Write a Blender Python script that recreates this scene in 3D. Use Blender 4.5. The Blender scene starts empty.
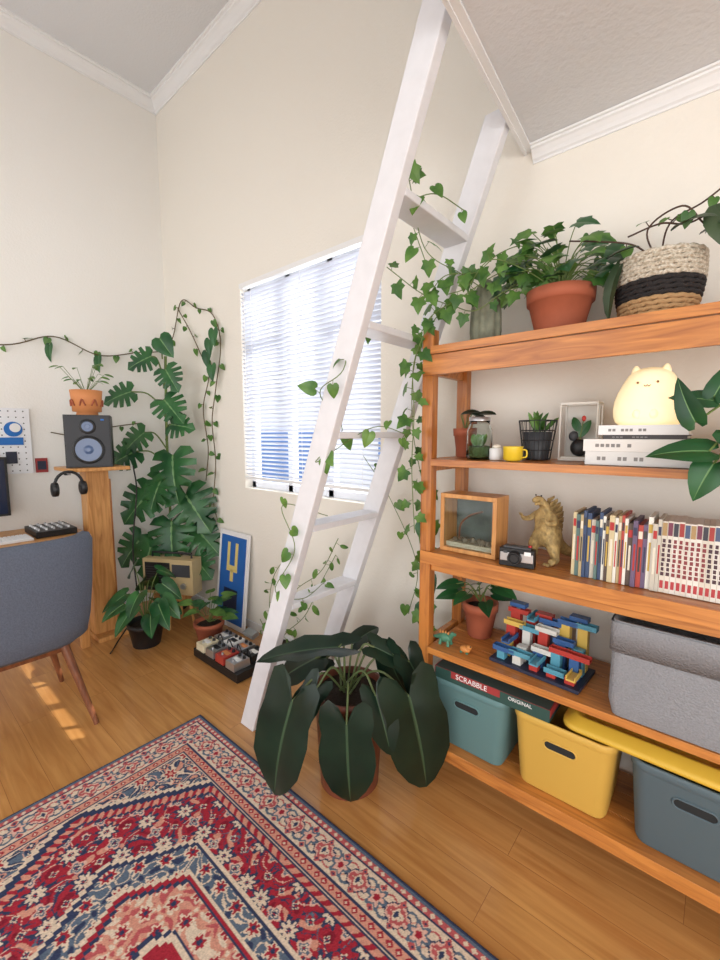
import bpy, math, random
import numpy as np
from mathutils import Vector, Matrix
random.seed(7)
V=Vector
def lin(c):
    r=[]
    for x in c[:3]:
        x=x/255.0
        r.append(x/12.92 if x<=0.04045 else ((x+0.055)/1.055)**2.4)
    return (r[0],r[1],r[2],1.0)
MC={}
def mat(name,col=(200,200,200),rough=0.5,metal=0.0,emit=None,estr=0,noise=0.0,scale=8.0,bump=0.0,trans=0.0,spec=0.5,stretch=(1,1,1),col2=None,alpha=None):
    if name in MC: return MC[name]
    m=bpy.data.materials.new(name); m.use_nodes=True
    nt=m.node_tree; N=nt.nodes; L=nt.links
    b=N['Principled BSDF']; c=lin(col)
    b.inputs['Base Color'].default_value=c
    b.inputs['Roughness'].default_value=rough
    b.inputs['Metallic'].default_value=metal
    b.inputs['Specular IOR Level'].default_value=spec
    src=None
    if noise>0 or col2 or bump>0:
        tc=N.new('ShaderNodeTexCoord'); mp=N.new('ShaderNodeMapping'); mp.inputs['Scale'].default_value=stretch
        L.new(tc.outputs['Object'],mp.inputs['Vector'])
        nz=N.new('ShaderNodeTexNoise'); nz.inputs['Scale'].default_value=scale; nz.inputs['Detail'].default_value=5
        L.new(mp.outputs['Vector'],nz.inputs['Vector'])
        if noise>0 or col2:
            rp=N.new('ShaderNodeValToRGB')
            c2=lin(col2) if col2 else tuple(x*(1-noise) for x in c[:3])+(1,)
            rp.color_ramp.elements[0].position=0.35; rp.color_ramp.elements[1].position=0.65
            rp.color_ramp.elements[0].color=c2; rp.color_ramp.elements[1].color=c
            L.new(nz.outputs['Fac'],rp.inputs['Fac']); L.new(rp.outputs['Color'],b.inputs['Base Color']); src=rp.outputs['Color']
        if bump>0:
            bp=N.new('ShaderNodeBump'); bp.inputs['Strength'].default_value=bump; bp.inputs['Distance'].default_value=0.01
            L.new(nz.outputs['Fac'],bp.inputs['Height']); L.new(bp.outputs['Normal'],b.inputs['Normal'])
    if emit: 
        b.inputs['Emission Color'].default_value=lin(emit); b.inputs['Emission Strength'].default_value=estr
    if trans>0:
        tr=N.new('ShaderNodeBsdfTranslucent'); mx=N.new('ShaderNodeMixShader'); mx.inputs[0].default_value=trans
        if src: L.new(src,tr.inputs['Color'])
        else: tr.inputs['Color'].default_value=c
        L.new(b.outputs[0],mx.inputs[1]); L.new(tr.outputs[0],mx.inputs[2]); L.new(mx.outputs[0],N['Material Output'].inputs['Surface'])
    MC[name]=m; return m

class MB:
    def __init__(s): s.v=[];s.f=[];s.m=[];s.s=[];s.mats=[]
    def add(s,vs,fs,mt,smooth=False,M=None):
        o=len(s.v)
        for p in vs:
            p=V(p)
            if M is not None: p=M@p
            s.v.append(p)
        if mt not in s.mats: s.mats.append(mt)
        k=s.mats.index(mt)
        for f in fs:
            s.f.append([o+i for i in f]); s.m.append(k); s.s.append(smooth)
    def box(s,c,d,mt,M=None,tap=1.0,rz=0.0,rx=0.0,ry=0.0):
        x,y,z=d[0]/2,d[1]/2,d[2]/2
        T=Matrix.Translation(V(c))@Matrix.Rotation(rz,4,'Z')@Matrix.Rotation(ry,4,'Y')@Matrix.Rotation(rx,4,'X')
        if M is not None: T=M@T
        t=tap
        vs=[(-x*t,-y*t,-z),(x*t,-y*t,-z),(x*t,y*t,-z),(-x*t,y*t,-z),(-x,-y,z),(x,-y,z),(x,y,z),(-x,y,z)]
        s.add(vs,[(3,2,1,0),(4,5,6,7),(0,1,5,4),(1,2,6,5),(2,3,7,6),(3,0,4,7)],mt,False,T)
    def b2(s,a,b,mt,M=None):
        s.box([(a[i]+b[i])/2 for i in range(3)],[abs(b[i]-a[i]) for i in range(3)],mt,M)
    def loft(s,rings,mt,smooth=True,cap0=True,cap1=True,closed=True,M=None):
        n=len(rings[0]); vs=[p for r in rings for p in r]; fs=[]
        for i in range(len(rings)-1):
            for j in range(n if closed else n-1):
                k=(j+1)%n
                fs.append((i*n+j,i*n+k,(i+1)*n+k,(i+1)*n+j))
        s.add(vs,fs,mt,smooth,M)
        if cap0: s.add(rings[0],[tuple(reversed(range(n)))],mt,False,M)
        if cap1: s.add(rings[-1],[tuple(range(n))],mt,False,M)
    def lathe(s,prof,c,mt,seg=28,smooth=True,cap=True,M=None,sx=1,sy=1):
        rings=[[(c[0]+r*sx*math.cos(2*math.pi*j/seg),c[1]+r*sy*math.sin(2*math.pi*j/seg),c[2]+z) for j in range(seg)] for r,z in prof]
        s.loft(rings,mt,smooth,cap,cap,True,M)
    def tube(s,pts,r,mt,seg=6,smooth=True,M=None):
        pts=[V(p) for p in pts]; n=len(pts); rings=[]
        rr=r if isinstance(r,(list,tuple)) else [r]*n
        up=V((0.13,0.21,0.97)).normalized()
        prev=None
        for i,p in enumerate(pts):
            d=(pts[min(i+1,n-1)]-pts[max(i-1,0)]); d=d.normalized() if d.length>1e-8 else V((0,0,1))
            a=(prev-d*prev.dot(d)) if prev is not None else d.cross(up)
            if a.length<1e-5: a=d.cross(V((1,0,0)))
            a.normalize(); prev=a; b=d.cross(a)
            rings.append([p+(a*math.cos(2*math.pi*j/seg)+b*math.sin(2*math.pi*j/seg))*rr[i] for j in range(seg)])
        s.loft(rings,mt,smooth,True,True,True,M)
    def ell(s,c,r,mt,seg=16,rg=10,M=None):
        rings=[]
        for i in range(rg+1):
            t=-math.pi/2+math.pi*i/rg; k=max(math.cos(t),0.01)
            rings.append([(c[0]+r[0]*k*math.cos(2*math.pi*j/seg),c[1]+r[1]*k*math.sin(2*math.pi*j/seg),c[2]+r[2]*math.sin(t)) for j in range(seg)])
        s.loft(rings,mt,True,True,True,True,M)
    def prism(s,poly,a,b,mt,M=None,smooth=False):
        A=[V(p)+V(a) for p in poly]; B=[V(p)+V(b) for p in poly]
        s.loft([A,B],mt,smooth,True,True,True,M)
    def obj(s,name,bevel=0.0,parent=None,loc=None,subsurf=0):
        me=bpy.data.meshes.new(name)
        o=V(loc) if loc else V((0,0,0))
        me.from_pydata([tuple(p-o) for p in s.v],[],s.f)
        for m in s.mats: me.materials.append(m)
        me.polygons.foreach_set('material_index',s.m); me.polygons.foreach_set('use_smooth',s.s)
        me.update()
        ob=bpy.data.objects.new(name,me); bpy.context.collection.objects.link(ob); ob.location=o
        if bevel>0:
            md=ob.modifiers.new('b','BEVEL'); md.width=bevel; md.segments=2; md.limit_method='ANGLE'; md.angle_limit=math.radians(50)
        if parent: ob.parent=parent
        return ob

def crom(P,n=6):
    P=[V(p) for p in P]; P=[P[0]*2-P[1]]+P+[P[-1]*2-P[-2]]; out=[]
    for i in range(1,len(P)-2):
        a,b,c,d=P[i-1:i+3]
        for k in range(n):
            t=k/n
            out.append(0.5*((2*b)+(c-a)*t+(2*a-5*b+4*c-d)*t*t+(3*b-a-3*c+d)*t**3))
    out.append(P[-2]); return out
def rrect(w,d,r,z,cx=0,cy=0,n=4):
    o=[]
    for (sx,sy,a0) in ((1,1,0),(-1,1,90),(-1,-1,180),(1,-1,270)):
        for k in range(n+1):
            a=math.radians(a0+90*k/n)
            o.append((cx+sx*(w/2-r)+r*math.cos(a),cy+sy*(d/2-r)+r*math.sin(a),z))
    return o
HEART=[(0,0,0),(.14,-.14,0),(.34,-.13,.02),(.48,.02,.08),(.5,.2,.22),(.44,.4,.4),(.32,.62,.62),(.15,.85,.85),(0,1,1)]
SPADE=[(0,0,0),(.13,-.19,0),(.3,-.27,.01),(.44,-.2,.03),(.47,-.04,.08),(.43,.1,.14),(.48,.26,.26),(.49,.42,.42),(.43,.6,.59),(.3,.78,.76),(.14,.92,.9),(0,1,1)]
OVAL=[(0,0,0),(.2,.05,.06),(.4,.2,.2),(.5,.42,.4),(.44,.65,.62),(.25,.87,.85),(0,1,1)]
IVY=[(0,0,0),(.2,-.1,.02),(.46,-.08,.1),(.38,.12,.2),(.54,.38,.32),(.3,.5,.47),(.17,.75,.7),(0,1,1)]
MONST=[(0,0,0),(.2,-.16,0),(.42,-.12,.02),(.52,.02,.06),(.2,.1,.1),(.57,.16,.13),(.56,.28,.2),(.19,.27,.26),(.53,.38,.32),(.49,.5,.38),(.17,.44,.45),(.43,.6,.5),(.36,.7,.58),(.13,.62,.66),(.24,.84,.8),(0,1,1)]
def leaf(mb,base,d,n,L,W,shape,m,rib=None,bend=0.5,fold=0.15,wav=0.0):
    d=V(d).normalized(); n=V(n); n=(n-d*n.dot(d))
    if n.length<1e-4: n=d.orthogonal()
    n.normalize(); s=d.cross(n); base=V(base)
    ph=random.random()*6
    def P(x,y):
        a=bend*y
        if abs(bend)<1e-4: yy,zz=y,0
        else: yy=math.sin(a)/bend; zz=-(1-math.cos(a))/bend
        zz+=fold*abs(x)*W/L*2 -0.5*fold*(abs(x)*W/L*2)**2*2 + wav*math.sin(y*14+ph+x*4)*abs(x)
        return base+d*(yy*L)+n*(zz*L)+s*(x*W)
    cols=[0,.05,.35,.7,1] if rib else [0,.5,1]
    for sg in (1,-1):
        vs=[];fs=[];fr=[]
        k=len(cols)
        for (x,y,ry) in shape:
            for c in cols: vs.append(P(sg*x*c,ry+(y-ry)*c))
        for i in range(len(shape)-1):
            for j in range(k-1):
                q=(i*k+j,i*k+j+1,(i+1)*k+j+1,(i+1)*k+j)
                if sg<0: q=tuple(reversed(q))
                (fr if (rib and j==0) else fs).append(q)
        mb.add(vs,fs,m,True)
        if fr: mb.add(vs,fr,rib,True)
def rnd(a): return random.uniform(-a,a)
def vine(mb,pts,step,L,m,ms,shape=HEART,face=(0.3,-1,0.3),r=0.0022,W=0.85,jit=0.7):
    C=crom(pts,8); mb.tube(C,r,ms,5)
    acc=0;sd=1
    for i in range(1,len(C)):
        acc+=(C[i]-C[i-1]).length
        if acc>step:
            acc=rnd(step*.3); sd=-sd
            t=(C[i]-C[i-1]).normalized(); f=V(face).normalized()
            side=t.cross(f); 
            if side.length<.1: side=V((1,0,0))
            side.normalize()
            pd=(side*sd+f*.5+V((rnd(.5),rnd(.5),rnd(.5)))).normalized()
            p=C[i]+pd*L*.45; mb.tube([C[i],p],r*.6,ms,4)
            dd=(side*sd*.6+V((0,0,-.8))+V((rnd(jit),rnd(jit),rnd(jit)))).normalized()
            nn=f+V((rnd(.6),rnd(.6),rnd(.6)+.2))
            l=L*random.uniform(.65,1.2)
            leaf(mb,p,dd,nn,l,l*W,shape,m,None,.5,.12)

# ---------------- materials
ivy=mat('ivy_leaf',(106,148,66),.45,col2=(56,100,44),scale=14,trans=.3)
ivy2=mat('pothos_leaf',(116,156,72),.4,col2=(66,112,50),scale=12,trans=.3)
mon=mat('monstera_leaf',(58,112,60),.32,col2=(28,74,44),scale=6,trans=.18)
ribm=mat('leaf_rib',(104,142,90),.45)
phil=mat('philodendron_leaf',(27,47,34),.34,col2=(15,33,24),scale=5,trans=.04,spec=.35)
phil2=mat('glossy_leaf',(46,100,52),.3,col2=(26,70,40),scale=6,trans=.12)
stem=mat('stem',(104,124,64),.6); bstem=mat('brown_stem',(96,80,52),.7)
soil=mat('soil',(48,36,28),.95,bump=1,scale=60)
terra=mat('terracotta',(170,92,64),.75,noise=.2,scale=10)
terrad=mat('dark_terracotta',(124,66,48),.4,noise=.2,scale=7)
white=mat('white_paint',(236,236,236),.45); blk=mat('black_plastic',(24,24,26),.45)
dkg=mat('dark_grey',(62,64,68),.5); silver=mat('silver',(190,190,192),.3,.8)
wallm=mat('wall_plaster',(236,231,221),.9,bump=.15,scale=90)
wallL=mat('wall_plaster_left',(242,240,235),.9,bump=.15,scale=90)
ceilm=mat('ceiling_paint',(218,220,223),.9,bump=.25,scale=70)
corn=mat('cornice_white',(236,237,238),.6)
def woodmat(name,c1,c2,axis,rough=.4,sc=5,coat=0):
    m=bpy.data.materials.new(name); m.use_nodes=True; nt=m.node_tree;N=nt.nodes;L=nt.links;b=N['Principled BSDF']
    tc=N.new('ShaderNodeTexCoord');mp=N.new('ShaderNodeMapping')
    st=[8,8,8]; st[axis]=.7; mp.inputs['Scale'].default_value=st
    L.new(tc.outputs['Object'],mp.inputs['Vector'])
    nz=N.new('ShaderNodeTexNoise');nz.inputs['Scale'].default_value=sc;nz.inputs['Detail'].default_value=7;nz.inputs['Distortion'].default_value=1.2
    L.new(mp.outputs[0],nz.inputs['Vector'])
    mp2=N.new('ShaderNodeMapping'); s2=[4,4,4]; s2[axis]=2.2; mp2.inputs['Scale'].default_value=s2; L.new(tc.outputs['Object'],mp2.inputs['Vector'])
    vo=N.new('ShaderNodeTexVoronoi'); vo.inputs['Scale'].default_value=1.6; L.new(mp2.outputs[0],vo.inputs['Vector'])
    kr=N.new('ShaderNodeValToRGB'); kr.color_ramp.elements[0].position=.03; kr.color_ramp.elements[0].color=(.35,.3,.25,1); kr.color_ramp.elements[1].position=.09; kr.color_ramp.elements[1].color=(1,1,1,1)
    L.new(vo.outputs['Distance'],kr.inputs['Fac'])
    rp=N.new('ShaderNodeValToRGB');e=rp.color_ramp.elements
    e[0].position=.3;e[0].color=lin(c2);e[1].position=.62;e[1].color=lin(c1)
    mx=N.new('ShaderNodeMixRGB');mx.blend_type='MULTIPLY';mx.inputs[0].default_value=1
    L.new(nz.outputs['Fac'],rp.inputs['Fac']);L.new(rp.outputs[0],mx.inputs[1]);L.new(kr.outputs[0],mx.inputs[2]);L.new(mx.outputs[0],b.inputs['Base Color']);b.inputs['Roughness'].default_value=rough
    b.inputs['Coat Weight'].default_value=coat; b.inputs['Coat Roughness'].default_value=.2
    return m
pineX=woodmat('pine_x',(202,132,64),(158,92,40),0,.38,5,.3); pineZ=woodmat('pine_z',(192,122,58),(148,84,36),2,.38,5,.3)
lightwood=woodmat('light_wood',(212,156,94),(180,122,66),2); walnut=woodmat('walnut',(134,82,54),(100,58,38),2)
# floor
fm=bpy.data.materials.new('oak_laminate'); fm.use_nodes=True; nt=fm.node_tree;N=nt.nodes;L=nt.links;b=N['Principled BSDF']
tc=N.new('ShaderNodeTexCoord')
br=N.new('ShaderNodeTexBrick'); br.inputs['Scale'].default_value=1;br.inputs['Brick Width'].default_value=1.25;br.inputs['Row Height'].default_value=.13;br.inputs['Mortar Size'].default_value=.0008
br.offset=.37
br.inputs['Color1'].default_value=(.0,.0,.0,1);br.inputs['Color2'].default_value=(1,1,1,1);br.inputs['Mortar'].default_value=(.5,.5,.5,1);br.inputs['Bias'].default_value=0
L.new(tc.outputs['Object'],br.inputs['Vector'])
mp=N.new('ShaderNodeMapping');mp.inputs['Scale'].default_value=(1.2,16,1);L.new(tc.outputs['Object'],mp.inputs['Vector'])
off=N.new('ShaderNodeVectorMath');off.operation='MULTIPLY_ADD';off.inputs[1].default_value=(7,9,3)
L.new(br.outputs['Color'],off.inputs[0]);L.new(mp.outputs[0],off.inputs[2])
nz=N.new('ShaderNodeTexNoise');nz.inputs['Scale'].default_value=2.2;nz.inputs['Detail'].default_value=8;nz.inputs['Distortion'].default_value=.8
L.new(off.outputs[0],nz.inputs['Vector'])
rp=N.new('ShaderNodeValToRGB');e=rp.color_ramp.elements;e[0].position=.25;e[0].color=lin((176,118,62));e[1].position=.7;e[1].color=lin((208,154,92))
L.new(nz.outputs['Fac'],rp.inputs['Fac'])
mx=N.new('ShaderNodeMixRGB');mx.blend_type='MULTIPLY';mx.inputs[0].default_value=1
r2=N.new('ShaderNodeValToRGB');r2.color_ramp.elements[0].color=(.9,.89,.87,1);r2.color_ramp.elements[1].color=(1,1,1,1)
L.new(br.outputs['Color'],r2.inputs['Fac']);L.new(rp.outputs[0],mx.inputs[1]);L.new(r2.outputs[0],mx.inputs[2])
m3=N.new('ShaderNodeMixRGB');m3.blend_type='MIX';L.new(br.outputs['Fac'],m3.inputs[0]);L.new(mx.outputs[0],m3.inputs[1]);m3.inputs[2].default_value=lin((140,90,48))
L.new(m3.outputs[0],b.inputs['Base Color']);b.inputs['Roughness'].default_value=.28
b.inputs['Coat Weight'].default_value=.4;b.inputs['Coat Roughness'].default_value=.14

# ---------------- room
XL=-3.66; YW=1.75; H=4.04; XR=2.2; YB=-2.6
def simple(name,a,bb,m,bev=0):
    q=MB(); q.b2(a,bb,m); return q.obj(name,bev)
simple('floor',(XL-.1,YB-.1,-.1),(XR+.1,YW+.1,0),fm)
simple('ceiling',(XL-.1,YB-.1,H),(XR+.1,YW+.1,H+.1),ceilm)
simple('wall_left',(XL-.1,YB,0),(XL,YW,H),wallL)
q=MB()
q.b2((XR,YB,0),(XR+.1,-2.2,H),wallm);q.b2((XR,-.2,0),(XR+.1,YW,H),wallm);q.b2((XR,-2.2,0),(XR+.1,-.2,.5),wallm);q.b2((XR,-2.2,2.2),(XR+.1,-.2,H),wallm)  # opening in this unseen wall is added to let fill light in
q.obj('wall_right')
WX0,WX1,WZ0,WZ1=-2.57,-1.36,1.03,2.41
q=MB()
q.b2((XL-.1,YW,0),(WX0,YW+.14,H),wallm);q.b2((WX1,YW,0),(XR+.1,YW+.14,H),wallm)
q.b2((WX0,YW,0),(WX1,YW+.14,WZ0),wallm);q.b2((WX0,YW,WZ1),(WX1,YW+.14,H),wallm)
q.obj('wall_window')
q=MB()
for a,b_ in ((XL-.1,-3.4),(-.9,-.2),(1.8,XR+.1)): q.b2((a,YB-.1,0),(b_,YB,H),wallm)
q.b2((-3.4,YB-.1,0),(-.9,YB,.3),wallm);q.b2((-3.4,YB-.1,3.3),(-.9,YB,H),wallm);q.b2((-.2,YB-.1,2.25),(1.8,YB,H),wallm)  # unseen openings shaped to let light in from behind the camera
q.obj('wall_back')
# loft
q=MB()
def ex(y): return -.655+.08*(YW-y)
poly=[(ex(YW),YW,0),(XR,YW,0),(XR,YB,0),(ex(YB),YB,0)]
q.prism(poly,(0,0,2.48),(0,0,2.66),ceilm)
q.obj('ceiling_loft')
q=MB()
for z0,z1,w0,w1 in ((2.468,2.66,-.012,.0),(2.472,2.479,.0,.022)):
    pp=[(ex(YW)+w0,YW,0),(ex(YW)+w1,YW,0),(ex(YB)+w1,YB,0),(ex(YB)+w0,YB,0)]
    q.prism(pp,(0,0,z0),(0,0,z1),corn)
q.obj('trim_1',.002)
PR=[(0,-.13),(.012,-.13),(.014,-.112),(.03,-.1),(.045,-.075),(.07,-.045),(.088,-.035),(.09,-.02),(.11,-.016),(.112,0),(0,0)]
def cornice(name,p0,p1,inw,z,k=1.0):
    q=MB(); inw=V(inw); A=[V(p0)+inw*d*k+V((0,0,z+h*k)) for d,h in PR]; B=[V(p1)+inw*d*k+V((0,0,z+h*k)) for d,h in PR]
    q.loft([A,B],corn,False); return q.obj(name)
cornice('trim_2',(XL,YW,0),(XR,YW,0),(0,-1,0),H,.66)
cornice('trim_3',(XL,YB,0),(XL,YW,0),(1,0,0),H,.66)
cornice('trim_4',(-.63,YW,0),(XR,YW,0),(0,-1,0),2.479,.42)
simple('baseboard_window',(XL,YW-.012,0),(XR,YW,.06),corn,.003)
simple('baseboard_left',(XL,YB,0),(XL+.012,YW-.013,.06),corn,.003)
q=MB(); q.tube(crom([(-.56,.98,2.478),(-.56,.98,2.44),(-.545,.98,2.425),(-.53,.98,2.44)],5),.005,corn,6); q.obj('ceiling_hook')

# window
q=MB(); fr=mat('window_frame',(225,228,236),.35)
y0=YW+.06
for x in (WX0,WX0+.40,WX1-.4-.04,WX1-.045): q.b2((x,y0,WZ0),(x+.045,y0+.05,WZ1),fr)
for z in (WZ0,WZ1-.045): q.b2((WX0,y0,z),(WX1,y0+.05,z+.045),fr)
q.b2((WX0,y0+.005,2.0),(WX0+.42,y0+.045,2.04),fr); q.b2((WX1-.42,y0+.005,2.0),(WX1,y0+.045,2.04),fr)
q.obj('window_1',.003)
q=MB(); sl=mat('blind_slat',(224,228,238),.5,trans=.22)
n=46; BZ=WZ0+.075
for i in range(n):
    z=BZ+.025+i*(WZ1-BZ-.065)/n
    q.box(((WX0+WX1)/2,YW+.012,z),(WX1-WX0-.012,.026,.0014),sl,rx=math.radians(-33))
q.b2((WX0+.004,YW-.012,WZ1-.03),(WX1-.004,YW+.03,WZ1),white)
q.b2((WX0+.004,YW-.002,BZ-.008),(WX1-.004,YW+.024,BZ+.008),white)
for x in (WX0+.12,(WX0+WX1)/2,WX1-.12): q.tube([(x,YW-.001,BZ),(x,YW-.001,WZ1)],.0012,white,4)
q.tube([(WX0+.05,YW-.006,WZ1-.03),(WX0+.05,YW-.008,1.5)],.003,white,5)
q.obj('venetian_blind')
q=MB(); nb=mat('neighbour_blue',(116,150,210),.8); nw=mat('neighbour_white',(240,242,248),.8); nr=mat('neighbour_red',(200,150,138),.8)
q.b2((-9,5.5,-1),(-6.0,8,1.5),nb);q.b2((-6.0,5.7,-1),(-4.4,8,5),nw);q.b2((-4.4,5.6,-1),(-3.9,8,1.45),nb);q.b2((-3.9,5.5,-1),(0,8,1.5),nr);q.b2((-9,5.7,1.5),(-6.0,8,2.4),nw);q.b2((-4.4,5.7,1.5),(0,8,2.3),nw)
q.obj('neighbour_house')
simple('ground_outside',(-14,YW+.2,-1.2),(8,14,-1.0),mat('paving',(180,178,170),.9))

# ---------------- ladder
q=MB(); lw=mat('ladder_white',(224,224,228),.4,noise=.05,scale=20)
def lx(z): return -1.664+.384*z
for yy,zt in ((1.12,2.66),(1.57,2.54)):
    P0=[(lx(.001)-.05,yy-.02,.001),(lx(.001)+.05,yy-.02,.001),(lx(.001)+.05,yy+.02,.001),(lx(.001)-.05,yy+.02,.001)]
    dx=lx(zt)-lx(.001); P1=[(a+dx,b_,zt) for a,b_,c in P0]
    q.loft([P0,P1],lw,False)
for z in (.30,.67,1.03,1.40,1.77,2.14):
    q.box((lx(z),1.345,z),(.10,.412,.026),lw)
q.obj('loft_ladder',.004)

# ---------------- shelf unit
SX0,SX1,SF,SB=-.895,.62,1.41,1.725
q=MB()
for x in (SX0,SX1-.045):
    for y,w in ((SF,.04),(SB-.04,.04)): q.b2((x,y,0),(x+.045,y+w,1.79),pineZ)
    for z in (.14,.55,.91,1.29,1.66): q.b2((x+.005,SF+.041,z-.03),(x+.03,SB-.041,z+.02),pineX)
def boards(z1,th):
    n=3; yy0=SF-.012; w=(SB+.005-yy0)/n
    for i in range(n): q.b2((SX0+.047,yy0+i*w+.0015,z1-th),(SX1-.047,yy0+(i+1)*w-.0015,z1),pineX)
boards(1.725,.028);boards(1.31,.025);boards(.95,.028);boards(.565,.026);boards(.17,.028)
q.b2((SX0+.01,SF-.016,1.622),(SX1,SF-.0005,1.694),pineX); q.b2((SX0+.046,SF-.022,1.697),(SX1-.046,SF-.0125,1.725),pineX)
q.b2((SX0+.046,SF+.01,.872),(SX1-.046,SF+.03,.92),pineX)
q.b2((SX0+.01,SF-.014,.902),(SX1,SF-.0125,.951),pineX)
q.b2((SX0+.046,SF+.004,.108),(SX1-.046,SF+.024,.141),pineX)
q.obj('pine_shelving_unit',.002)

# ---------------- rug
def rug():
    x0,x1,y0,y1=-1.91,-.11,-.2,1.0
    nx,ny=600,400
    me=bpy.data.meshes.new('patterned_rug')
    X,Y=np.meshgrid(np.linspace(x0,x1,nx),np.linspace(y0,y1,ny))
    rs=np.random.RandomState(3)
    Z=np.full_like(X,.009)+rs.rand(*X.shape)*.001
    Z[0,:]=Z[-1,:]=.001; Z[:,0]=Z[:,-1]=.001
    co=np.stack([X,Y,Z],-1).reshape(-1,3)
    i=np.arange(nx-1)[None,:]+np.arange(ny-1)[:,None]*nx; i=i.reshape(-1)
    F=np.stack([i,i+1,i+nx+1,i+nx],-1)
    me.vertices.add(len(co)); me.vertices.foreach_set('co',co.reshape(-1))
    me.loops.add(F.size); me.loops.foreach_set('vertex_index',F.reshape(-1))
    me.polygons.add(len(F)); me.polygons.foreach_set('loop_start',np.arange(len(F))*4)
    me.update(calc_edges=True)
    cs=.0032
    p=np.round((X-(x0+x1)/2)/cs)*cs; qq=np.round((Y-(y0+y1)/2)/cs)*cs
    ap=abs(p);aq=abs(qq)
    C={k:np.array(lin(v)[:3]) for k,v in dict(navy=(56,64,92),red=(164,46,60),dred=(130,36,52),cream=(220,200,178),peach=(210,150,130),teal=(96,118,126),rose=(186,92,94),slate=(94,108,126),pink=(220,178,162)).items()}
    col=np.zeros(X.shape+(3,)); 
    def put(mask,k): col[mask]=C[k]
    dE=np.minimum(.9-ap,.6-aq)
    horiz=(.6-aq)<(.9-ap)
    s=np.where(horiz,ap,aq)
    def lattice(px,py,ox=0,oy=0):
        iy=np.floor((aq+oy)/py); xx=np.mod(ap+ox+(iy%2)*px/2,px)-px/2; yy=np.mod(aq+oy,py)-py/2
        return xx,yy
    def rosette(mask,xx,yy,r,k1,k2,k3,pet=6):
        d=np.hypot(xx,yy); an=np.arctan2(yy,xx); e=1+.28*np.cos(pet*an)
        put(mask&(d<r*e),k1);put(mask&(d<r*.68*e),k2);put(mask&(d<r*.3),k3)
    wu=ap+.022*np.sin(aq*46)+.01*np.sin(ap*80); wv_=aq+.022*np.sin(ap*44)+.01*np.cos(aq*75)
    put(dE>-1,'navy')
    f1=np.sin(wu*62)*np.cos(wv_*62); f2=np.sin(wu*34+wv_*34)
    put(f1>.45,'slate');put(abs(f1-.12)<.12,'cream');put(abs(f2)<.10,'pink');put(f1<-.6,'peach');put(abs(f1+.35)<.06,'slate')
    xx,yy=lattice(.11,.095,.02,.01); rosette(dE>-1,xx,yy,.028,'cream','red','peach')
    xx,yy=lattice(.11,.095,.075,.01); rosette(dE>-1,xx,yy,.017,'peach','navy','cream',4)
    st=np.floor(aq/.020)*.020
    m=np.maximum(aq/.41,(ap+.60*st)/.70)
    put(m<1.05,'cream');put(m<1.025,'navy');put(m<.985,'peach');put((m<.985)&(m>.94)&(np.sin((ap-aq)*150)>.2),'red');put(m<.94,'navy');put(m<.925,'red')
    F1=m<.925
    g=np.sin(wu*52)*np.sin(wv_*52)
    put(F1&(abs(g)<.05),'navy');put(F1&(abs(np.sin(wu*28-wv_*28))<.06),'pink');put(F1&(abs(np.sin(wu*28+wv_*28))<.05),'slate');put(F1&(g>.72),'peach');put(F1&(g<-.75),'dred')
    xx,yy=lattice(.13,.11,.03,.0); rosette(F1,xx,yy,.033,'navy','cream','red',8)
    xx,yy=lattice(.13,.11,.095,.0); rosette(F1,xx,yy,.022,'pink','slate','cream',4)
    xx,yy=lattice(.065,.055,.03,.027); rosette(F1,xx,yy,.010,'cream','navy','red',4)
    put(m<.62,'cream');put(m<.60,'navy')
    F2=m<.575
    put(F2,'slate'); h=np.sin(wu*80)*np.cos(wv_*80); put(F2&(abs(h-.2)<.15),'cream');put(F2&(h<-.45),'navy')
    xx,yy=lattice(.085,.07,.0,.03); rosette(F2,xx,yy,.023,'cream','red','navy',6)
    put(m<.44,'cream');put(m<.42,'red');put(m<.395,'navy');put(m<.375,'peach')
    F3=m<.375; h=np.sin(wu*95)*np.sin(wv_*95)
    put(F3&(h>.35),'rose');put(F3&(h<-.4),'cream')
    xx,yy=lattice(.075,.065,.0,.0); rosette(F3,xx,yy,.022,'cream','red','navy',6)
    put(m<.17,'navy');put(m<.15,'cream');put(m<.12,'red');put(m<.05,'cream')
    # borders
    put(dE<.190,'cream');put(dE<.186,'navy');put(dE<.178,'peach')
    b1=(dE<.178)&(dE>.150); ss=np.mod(s,.032)-.016
    put(b1&((abs(ss)+abs(dE-.164))<.0125),'red');put(b1&((abs(ss)+abs(dE-.164))<.005),'cream')
    put(dE<.150,'navy');put(dE<.143,'cream')
    b=(dE<.143)&(dE>.044); t=dE-.0935
    s1=np.mod(s,.15)-.075; s2=np.mod(s+.075,.15)-.075
    put(b&(abs(np.sin(s*41.89)*.036-t)<.0045),'slate');put(b&(abs(-np.sin(s*41.89)*.036-t)<.003),'rose')
    put(b&(abs(np.sin(s*83.8)*.02-t)<.003),'peach')
    dd=abs(s1)*.85+abs(t)+.004*np.sin(s1*300); put(b&(dd<.046),'navy');put(b&(dd<.040),'pink');put(b&(dd<.031),'rose');put(b&(dd<.019),'cream');put(b&(dd<.010),'navy')
    rosette(b,s2,t,.031,'slate','pink','red',6)
    s3=np.mod(s+.0375,.075)-.0375; put(b&((abs(s3)+abs(abs(t)-.036))<.012),'rose');put(b&((abs(s3)+abs(abs(t)-.036))<.005),'navy')
    put(dE<.044,'navy');put(dE<.039,'rose')
    b3=(dE<.039)&(dE>.018);s4=np.mod(s,.026)-.013
    put(b3&((abs(s4)+abs(dE-.0285))<.009),'cream')
    put(dE<.018,'slate');put(dE<.010,'navy')
    col*= (0.76+.34*rs.rand(*X.shape))[...,None]
    at=me.color_attributes.new('Col','FLOAT_COLOR','POINT')
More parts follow.
